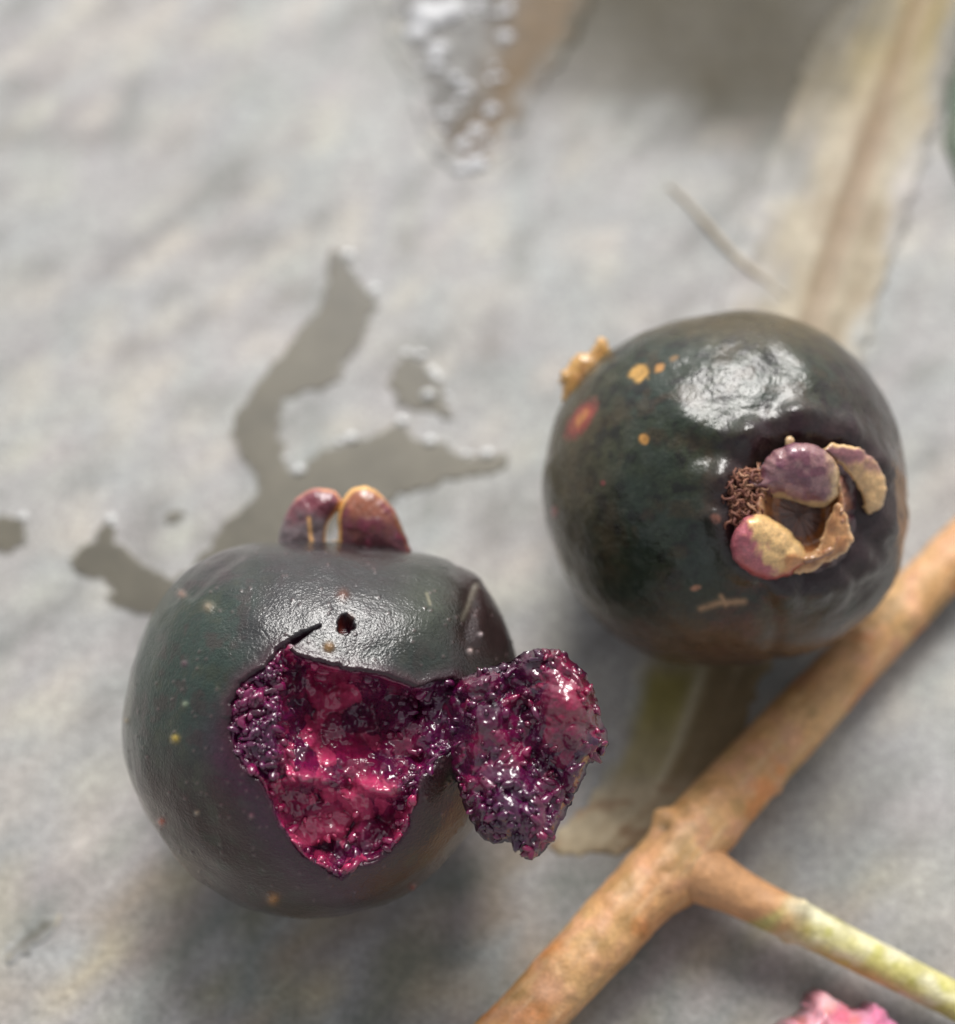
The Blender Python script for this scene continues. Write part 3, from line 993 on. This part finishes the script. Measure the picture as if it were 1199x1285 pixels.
STEM = [(1330, 565, 2.0, 29.6), (1260, 634, 2.0, 30.6), (1199, 697, 2.1, 31.5), (1085, 815, 2.4, 33.4), (985, 922, 2.9, 38.2), (910, 1003, 3.4, 41.1), (872, 1046, 4.0, 43.9), (845, 1080, 4.2, 43.9), (780, 1150, 4.4, 41.1),
        (705, 1232, 4.7, 40.1), (620, 1325, 5.0, 41.1), (540, 1412, 5.2, 41.1)]
TWIG = [(835, 1072, 4.2, 28.6), (862, 1085, 4.2, 38.2), (880, 1095, 4.2, 39.2), (900, 1106, 4.2, 33.4), (925, 1120, 4.0, 27.7), (965, 1140, 3.8, 25.8), (1000, 1156, 3.6, 25.3), (1060, 1186, 3.3, 23.4), (1120, 1216, 3.0, 22.4), (1199, 1256, 2.6, 21.5), (1290, 1302, 2.1, 21.0), (1390, 1352, 1.5, 20.1)]
def build_stem():
    p, r = path_px(STEM)
    kn = [(at(835, 1040, 5.5), .45, -.5), (at(828, 1022, 5), .8, .8), (at(972, 986, 3.2), .45, .5), (at(905, 1050, 4.5), 1.2, .25), (at(862, 1128, 3.5), 1.1, .5), (at(760, 1140, 5), 1.2, .25), (at(985, 898, 4), 1.0, .2)]
    rk = np.random.default_rng(31)
    for i in range(70):
        q = STEM[1 + rk.integers(9)]; q2 = STEM[2 + rk.integers(9)]
        k = rk.random(); bx, by = q[0] * (1 - k) + q2[0] * k, q[1] * (1 - k) + q2[1] * k
        o_ = rk.uniform(-30, 30)
        kn.append((at(bx + o_ * .7, by + o_ * .7, q[2] + 1.9), rk.uniform(.2, .5), rk.uniform(.08, .22)))
    V, F, s = sweep(p, r, 72, 201, .12, kn)
    root = thing('stem', at(845, 1080, 0), 'long tan woody stem with orange blotches running diagonally past both berries', 'stem')
    g = fbm(V / 3.5, 3, 211); g2 = fbm(V / 1.3, 3, 212)
    ang = np.tile(np.arange(72) / 72 * 2 * math.pi, len(V) // 72)
    fib = fbm(np.stack([np.cos(ang) * 7, np.sin(ang) * 7, s * 14], 1), 3, 215)
    c = mix((.48, .255, .125), (.54, .345, .17), .5 + g)
    c = c * np.array((1.08, 1.0, .86))
    c = mix(c, (.36, .20, .09), sstep(.05, .45, fib) * .4)
    c = mix(c, (.64, .45, .27), sstep(.1, .5, -fib) * .4)
    c = mix(c, (.58, .29, .17), sstep(0, .5, g2) * .6)
    c = mix(c, (.58, .215, .06), sstep(.2, .55, fbm(V / 2.6, 3, 213)) * .7)
    c = mix(c, (.30, .18, .06), sstep(.15, .6, -g2) * .6)
    c = mix(c, (.16, .085, .02), np.exp(-(np.linalg.norm(V - at(862, 1122, 3.2)[None], axis=1) / 1.0) ** 2) * .8)
    for cc, rr, h in kn[7:]: c = mix(c, (.66, .36, .20), np.exp(-(np.linalg.norm(V - cc[None], axis=1) / rr) ** 2) * .7)
    for cc, rr, h in kn[1:3]: c = mix(c, (.52, .30, .12), np.exp(-(np.linalg.norm(V - cc[None], axis=1) / rr) ** 2))
    dk = at(835, 1038, 5.5)
    c = mix(c, (.16, .11, .05), np.exp(-(np.linalg.norm(V - dk[None], axis=1) / .5) ** 2) * .8)
    link_mesh('main_stem', V, F, M['stem'], root, c)
    p, r = path_px(TWIG)
    kn2 = [(at(1006, 1138, 4.9), .5, .7), (at(985, 1185, 3.2), .4, .45), (at(970, 1140, 5), 1.2, .2)]
    V, F, s = sweep(p, r, 40, 202, .06, kn2)
    px = s * 555 + 835
    g = fbm(V / np.array([[2.4, 2.4, 2.4]]), 3, 221); g2 = fbm(V / 1.0, 3, 222)
    c = mix((.46, .42, .14), (.66, .62, .42), sstep(-.25, .35, g))
    c = mix(c, (.40, .38, .06), sstep(.15, .45, g2) * .6)
    c = mix(c, (.53, .28, .13), sstep(1025, 965, px + 40 * g))
    X_, Y_ = V @ CX, V @ CU
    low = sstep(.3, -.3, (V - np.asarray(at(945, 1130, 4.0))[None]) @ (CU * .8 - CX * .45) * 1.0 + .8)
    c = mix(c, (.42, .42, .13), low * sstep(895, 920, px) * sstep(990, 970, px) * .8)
    tw = link_mesh('side_twig', V, F, M['stem'], root, c)
    tw['label'] = 'pale yellow green side twig'
build_stem()

# ------------------------------------------------------------------ flat things lying on the concrete
def sheet(name, outline, h, edge, mat, colour, parent=None, step=7, rough=4, relief=None, z0=.02, smooth=2, thick=None):
    """a low domed patch on the ground; colour and relief are functions of position"""
    poly = densify(outline, step, jitter=rough, smooth=smooth)
    x, y, tri, rim = fill(poly, step)
    hd, _, _ = near(poly, x, y)
    z = z0 + h * np.sqrt(1 - (1 - np.clip(hd / edge, 0, 1)) ** 2)
    if relief is not None: z = z + relief(x, y, hd) * sstep(0, edge * .8, hd)
    P = at_arr(x, y, z)
    Q = at_arr(x, y, np.full(len(x), -.12)) if thick is None else at_arr(x, y, z - thick)
    n = len(x)
    faces = [t[::-1] for t in tri]
    # outward sides and an underside, so the sheet has thickness
    faces += [(a, b, b + n, a + n) for a, b in rim] + [(t[0] + n, t[1] + n, t[2] + n) for t in tri]
    c = colour(x, y, hd, P)
    c = np.concatenate([c, c])
    return link_mesh(name, np.concatenate([P, Q]), faces, mat, parent, c), P

def wetcol(x, y, hd, P):
    dry = ground_col(P[:, 0], P[:, 1])
    g = fbm(P / 3.5, 3, 301)
    wet = np.array((.105, .094, .069)) * (1 + .30 * g)[:, None]
    return mix(dry, wet, sstep(0, 3.5, hd + 1.5 * fbm(P / .8, 2, 302)))

def glint_bead(parent, px, py, r, h, mat='glint_bead'):
    """a small opaque drop added as a glint, its brightness put into the colour"""
    c = at(px, py, .04); k = np.linalg.norm(c - CAM) / FPX
    V = []; F = []
    nr, ns = 5, 14
    for i in range(nr + 1):
        t = i / nr * math.pi / 2
        for j in range(ns):
            a = 2 * math.pi * j / ns
            V.append(c + np.array((math.cos(a) * math.cos(t) * r * k * 1.3, math.sin(a) * math.cos(t) * r * k, math.sin(t) * h * k)))
    for i in range(nr):
        for j in range(ns):
            F.append((i * ns + j, i * ns + (j + 1) % ns, (i + 1) * ns + (j + 1) % ns, (i + 1) * ns + j))
    link_mesh('water_glint', np.array(V), F, M[mat], parent)

def drycol(x, y, hd, P):
    dry = ground_col(P[:, 0], P[:, 1])
    return mix(dry, dry * np.array((.50, .47, .40)), sstep(0, 16, hd + 8 * fbm(P / .9, 2, 303)))

def wet_patch(outline, label, beads=(), faint=False):
    ctr = np.mean(np.array(outline, float), 0)
    root = thing('wet_patch', at(ctr[0], ctr[1], 0), label, 'wet patch', 'wet patches on the concrete')
    sheet('water_film', outline, .020, 18, M['wet'], drycol if faint else wetcol, root, step=4, rough=6, z0=.001)
    rb = np.random.default_rng(len(outline))
    pl = densify(outline, 9)
    for i in range(len(pl)):                       # pale drops added as glints along the far edge
        t = pl[(i + 1) % len(pl)] - pl[i - 1]
        if t[0] > 4 and t[1] > -t[0] * .5 and rb.random() < (.22 if not faint else 0):
            r_ = rb.uniform(1.6, 3.6)
            glint_bead(root, pl[i][0] + rb.uniform(-2, 2), pl[i][1] - 1, r_ * 1.5, r_ * .7)
    for bx, by, r_, h_ in beads: glint_bead(root, bx, by, r_ * 1.1, h_)

wet_patch([(418, 305), (432, 318), (448, 345), (470, 368), (477, 385), (460, 410), (445, 440), (430, 470), (412, 488), (385, 490), (362, 500), (352, 520), (355, 550), (360, 580), (372, 598),
           (385, 580), (400, 562), (430, 553), (460, 550), (480, 540), (492, 528), (510, 535), (522, 552), (555, 552), (568, 560), (585, 572), (615, 572), (636, 566), (642, 578), (628, 592), (600, 598),
           (560, 604), (520, 618), (490, 628), (460, 640), (420, 660), (390, 690), (340, 705), (300, 712), (230, 775), (180, 775), (125, 755), (145, 738), (120, 728), (88, 720), (85, 695), (118, 678), (130, 648),
           (142, 652), (150, 680), (180, 705), (215, 728), (250, 700), (272, 668), (290, 645), (322, 622), (325, 605), (305, 580), (288, 545), (292, 520), (318, 485), (345, 450), (362, 425), (395, 395), (408, 360), (410, 325)],
          'large branching dark wet patch behind the bitten berry', [(441, 549, 6, 4), (375, 590, 6, 5), (505, 528, 6, 4), (612, 569, 6, 4), (438, 320, 6, 4), (540, 553, 6, 4), (470, 362, 5, 3)])
wet_patch([(510, 442), (525, 446), (545, 470), (558, 490), (564, 510), (570, 528), (560, 528), (540, 518), (515, 515), (500, 508), (492, 495), (484, 478), (492, 458)],
          'small leaf-shaped dark wet patch with one pale drop added as a glint, above the big branching patch', [(538, 496, 7, 7), (528, 445, 5, 4)])
wet_patch([(-40, 650), (0, 645), (25, 645), (40, 660), (35, 685), (10, 695), (-40, 698)], 'dark wet patch cut off by the left edge of the picture')
wet_patch([(200, 652), (215, 640), (232, 640), (230, 652), (210, 660)], 'tiny dark wet spot between the bitten berry and the left edge')
wet_patch([(5, 1195), (25, 1170), (50, 1152), (78, 1150), (72, 1165), (50, 1185), (25, 1205), (5, 1212)], 'faint dark wet streak near the lower left corner', faint=True)

# rippled run of water at the far side
def ripple(x, y, hd):
    return .03 * fbm(xyz0(x / 24, y / 16), 3, 401) + .015 * fbm(xyz0(x / 9, y / 6), 2, 402)
def runcol(x, y, hd, P):
    g = fbm(P / 3, 3, 405); g2 = fbm(P / 1.2, 3, 406)
    dry = ground_col(P[:, 0], P[:, 1])
    c = mix((.070, .066, .060), (.20, .195, .185), .45 + 1.2 * g2)
    c = mix(c, (.11, .070, .032), sstep(590, 680, x + y * .35 + 25 * g))
    return mix(dry, c, sstep(0, 30, hd + 14 * g2))
pr = thing('puddle', at(600, 60, 0), 'narrow puddle of rippled glossy water tapering to a point at the far side', 'puddle')
sheet('water_film', [(460, -90), (478, 0), (490, 60), (510, 105), (525, 155), (540, 200), (570, 218), (610, 214), (635, 192), (660, 145), (685, 105), (720, 60), (745, 0), (760, -90)], .012, 40, M['water'], runcol, pr, step=5, rough=9, relief=ripple, z0=.001)
rb = np.random.default_rng(12)
for i in range(52):  # pale drops scattered to stand in for sparkles
    by = rb.uniform(0, 205); bx = rb.uniform(500 + by * .28, 650 - by * .2)
    r_ = 2.5 + 4.5 * rb.random() ** 2
    glint_bead(pr, bx, by, r_ * 1.2, r_ * rb.uniform(.3, .6), 'glint_bead_soft')
for bx, by, r_ in ((540, 18, 24), (566, 10, 18), (524, 40, 14), (598, 205, 12), (580, 212, 8), (550, 60, 12)): glint_bead(pr, bx, by, r_ * .85, r_ * .22, 'glint_bead_soft')  # broad pale domes stand in for the whitish highlights

# dry leaf blade under the whole berry
LEAF = [(1130, -90), (1060, 0), (1015, 60), (985, 150), (945, 250), (915, 340), (890, 420), (850, 600), (815, 780), (795, 850), (775, 930), (745, 1000), (705, 1040), (690, 1062), (702, 1076), (760, 1070), (815, 1064), (900, 990), (950, 880),
        (1010, 700), (1060, 520), (1092, 425), (1118, 340), (1150, 250), (1178, 150), (1205, 60), (1240, -90)]
def axis_coord(x, y):
    """0 at the left margin, 1 at the right one, along the blade"""
    yy = np.array([-90, 0, 150, 250, 340, 425, 600, 780, 850, 930, 1000, 1070])
    lx = np.interp(y, yy, [1130, 1060, 985, 945, 915, 888, 850, 815, 795, 775, 745, 695])
    rx = np.interp(y, yy, [1240, 1215, 1178, 1150, 1118, 1092, 1038, 985, 962, 930, 895, 800])
    return (x - lx) / (rx - lx)
def leafrel(x, y, hd):
    t = axis_coord(x, y)
    vein = .22 * np.exp(-((t - .50) / .035) ** 2) + .15 * np.exp(-((t - .72) / .04) ** 2) + .06 * np.exp(-((t - .25) / .04) ** 2) + .22 * np.exp(-((t - .97) / .05) ** 2)
    return vein + .18 * fbm(xyz0(x / 26, y / 40), 3, 411) + .02 * np.sin(t * 60 + 2 * fbm(xyz0(x / 60, y / 60), 2, 412))
def leafcol(x, y, hd, P):
    t = axis_coord(x, y)
    g = fbm(P / 5, 3, 415); g2 = fbm(xyz0(t * 14, y / 160), 3, 416)
    c = mix((.30, .25, .17), (.38, .33, .245), .5 + .8 * g)
    c = mix(c, (.23, .175, .11), sstep(.05, .5, fbm(P / 4, 3, 419)) * .5)
    c = mix(c, (.24, .175, .105), sstep(.0, .6, g2) * .3)
    c = mix(c, (.26, .19, .12), sstep(.50, .56, t) * sstep(.74, .66, t) * .75)
    c = mix(c, (.22, .165, .055), sstep(190, 40, y + 30 * g) * .85)
    c = mix(c, (.20, .13, .07), np.exp(-((t - .60) / .10) ** 2) * sstep(420, 200, y) * .6)
    c = mix(c, (.34, .28, .14), sstep(820, 850, y) * sstep(1000, 960, y) * .8)
    c = mix(c, (.24, .20, .045), sstep(830, 860, y) * sstep(960, 880, y) * sstep(.55, .35, t) * .8)
    c = mix(c, (.17, .105, .05), sstep(820, 850, y) * sstep(.5, .62, t) * .7)
    c = mix(c, (.50, .43, .30), np.exp(-((t - .50) / .03) ** 2) * sstep(820, 850, y) * .8)
    c = mix(c, (.46, .37, .24), sstep(960, 1000, y + 14 * g) * .8)
    c = mix(c, (.24, .13, .06), sstep(.15, .5, fbm(xyz0(x / 40, y / 9), 3, 418)) * sstep(970, 1000, y) * .7)
    dry = ground_col(P[:, 0], P[:, 1])
    up = sstep(560, 420, y) 
    dn = sstep(800, 830, y) * sstep(1010, 960, y)
    c = mix(c, dry, dn * sstep(.16, .0, t + .08 * g) * .9)
    c = mix(c, dry, up * sstep(.84, 1.0, t + .12 * g) * .85)
    return mix(c, dry, up * sstep(.42, .02, t + .25 * g + .15 * g2) * .92)
leaf, _ = sheet('dry_leaf', LEAF, .12, 16, M['dry'], leafcol, step=6, rough=9, relief=leafrel, z0=.02)
leaf['label'] = 'long flat dry straw coloured leaf blade running under the whole berry'
leaf['category'] = 'leaf'

# thin bit of brown twig lying left of the leaf
p = [at(x, y, .12) for x, y in ((838, 232), (862, 252), (890, 285), (918, 318), (950, 345), (985, 372))]
V, F, s = sweep(p, [.14, .22, .26, .26, .24, .2], 14, 431, .10)
g = fbm(V / 1.2, 3, 432)
o = link_mesh('dry_twig', V, F, M['stem'], None, mix((.32, .26, .185), (.40, .345, .26), .5 + g))
o['label'] = 'thin brown dry twig lying beside the leaf, behind the whole berry'
o['category'] = 'twig'

# piece of pink flesh at the bottom edge
def build_pink():
    root_c = at(1055, 1300, 0)
    poly = densify([(958, 1349), (968, 1304), (985, 1285), (1008, 1276), (1020, 1268), (1021, 1251), (1032, 1244), (1045, 1250), (1062, 1261), (1076, 1270), (1090, 1268), (1097, 1260), (1106, 1261), (1113, 1272), (1128, 1288), (1150, 1324), (1150, 1374), (1060, 1404), (980, 1389)], 4, jitter=4, smooth=1)
    x, y, tri, rim = fill(poly, 3.2)
    hd, _, _ = near(poly, x, y)
    h, k = pulp_blobs(x, y, poly, 160, 5, 18, 441)
    nz = fbm(xyz0(x / 22, y / 22), 3, 442)
    z = 3.0 + 2.6 * np.sqrt(1 - (1 - np.clip(hd / 45, 0, 1)) ** 2) + h * .04 + nz * .7
    c = mix((.56, .13, .20), (.66, .33, .39), .5 + nz)
    c = mix(c, (.60, .16, .12), sstep(.05, .5, fbm(xyz0(x / 16, y / 16), 2, 443)) * .7)
    c = mix(c, (.56, .17, .36), sstep(1060, 1110, x) * .7)
    c = mix(c, (.72, .50, .52), np.exp(-((x - 1038) / 16) ** 2 - ((y - 1256) / 12) ** 2) * .8)
    P = at_arr(x, y, z)
    Q = np.stack([P[:, 0], P[:, 1] + .6, np.full(len(x), .0)], 1)
    n = len(x)
    faces = [t[::-1] for t in tri] + [(a, b, b + n, a + n) for a, b in rim] + [(t[0] + n, t[1] + n, t[2] + n) for t in tri]
    o = link_mesh('fruit_flesh', P=None, faces=None, mat=None) if False else link_mesh('fruit_flesh', np.concatenate([P, Q]), faces, M['pink'], None, np.concatenate([c, c]))
    o['label'] = 'ragged lump of pale pink fruit flesh below the yellow green twig'
    o['category'] = 'fruit flesh'
build_pink()

# edge of a dark green leaf just entering at the right
gl, _ = sheet('green_leaf', [(1186, 128), (1196, 85), (1222, 50), (1300, 40), (1320, 180), (1290, 300), (1222, 250), (1196, 215), (1184, 172)], .2, 30, M['dry'],
              lambda x, y, hd, P: mix((.045, .075, .045), (.075, .095, .06), .5 + fbm(P / 3, 2, 451)), step=7, rough=5, z0=.15, thick=.25)
gl['label'] = 'blurred tip of a dark green leaf at the right edge'
gl['category'] = 'leaf'
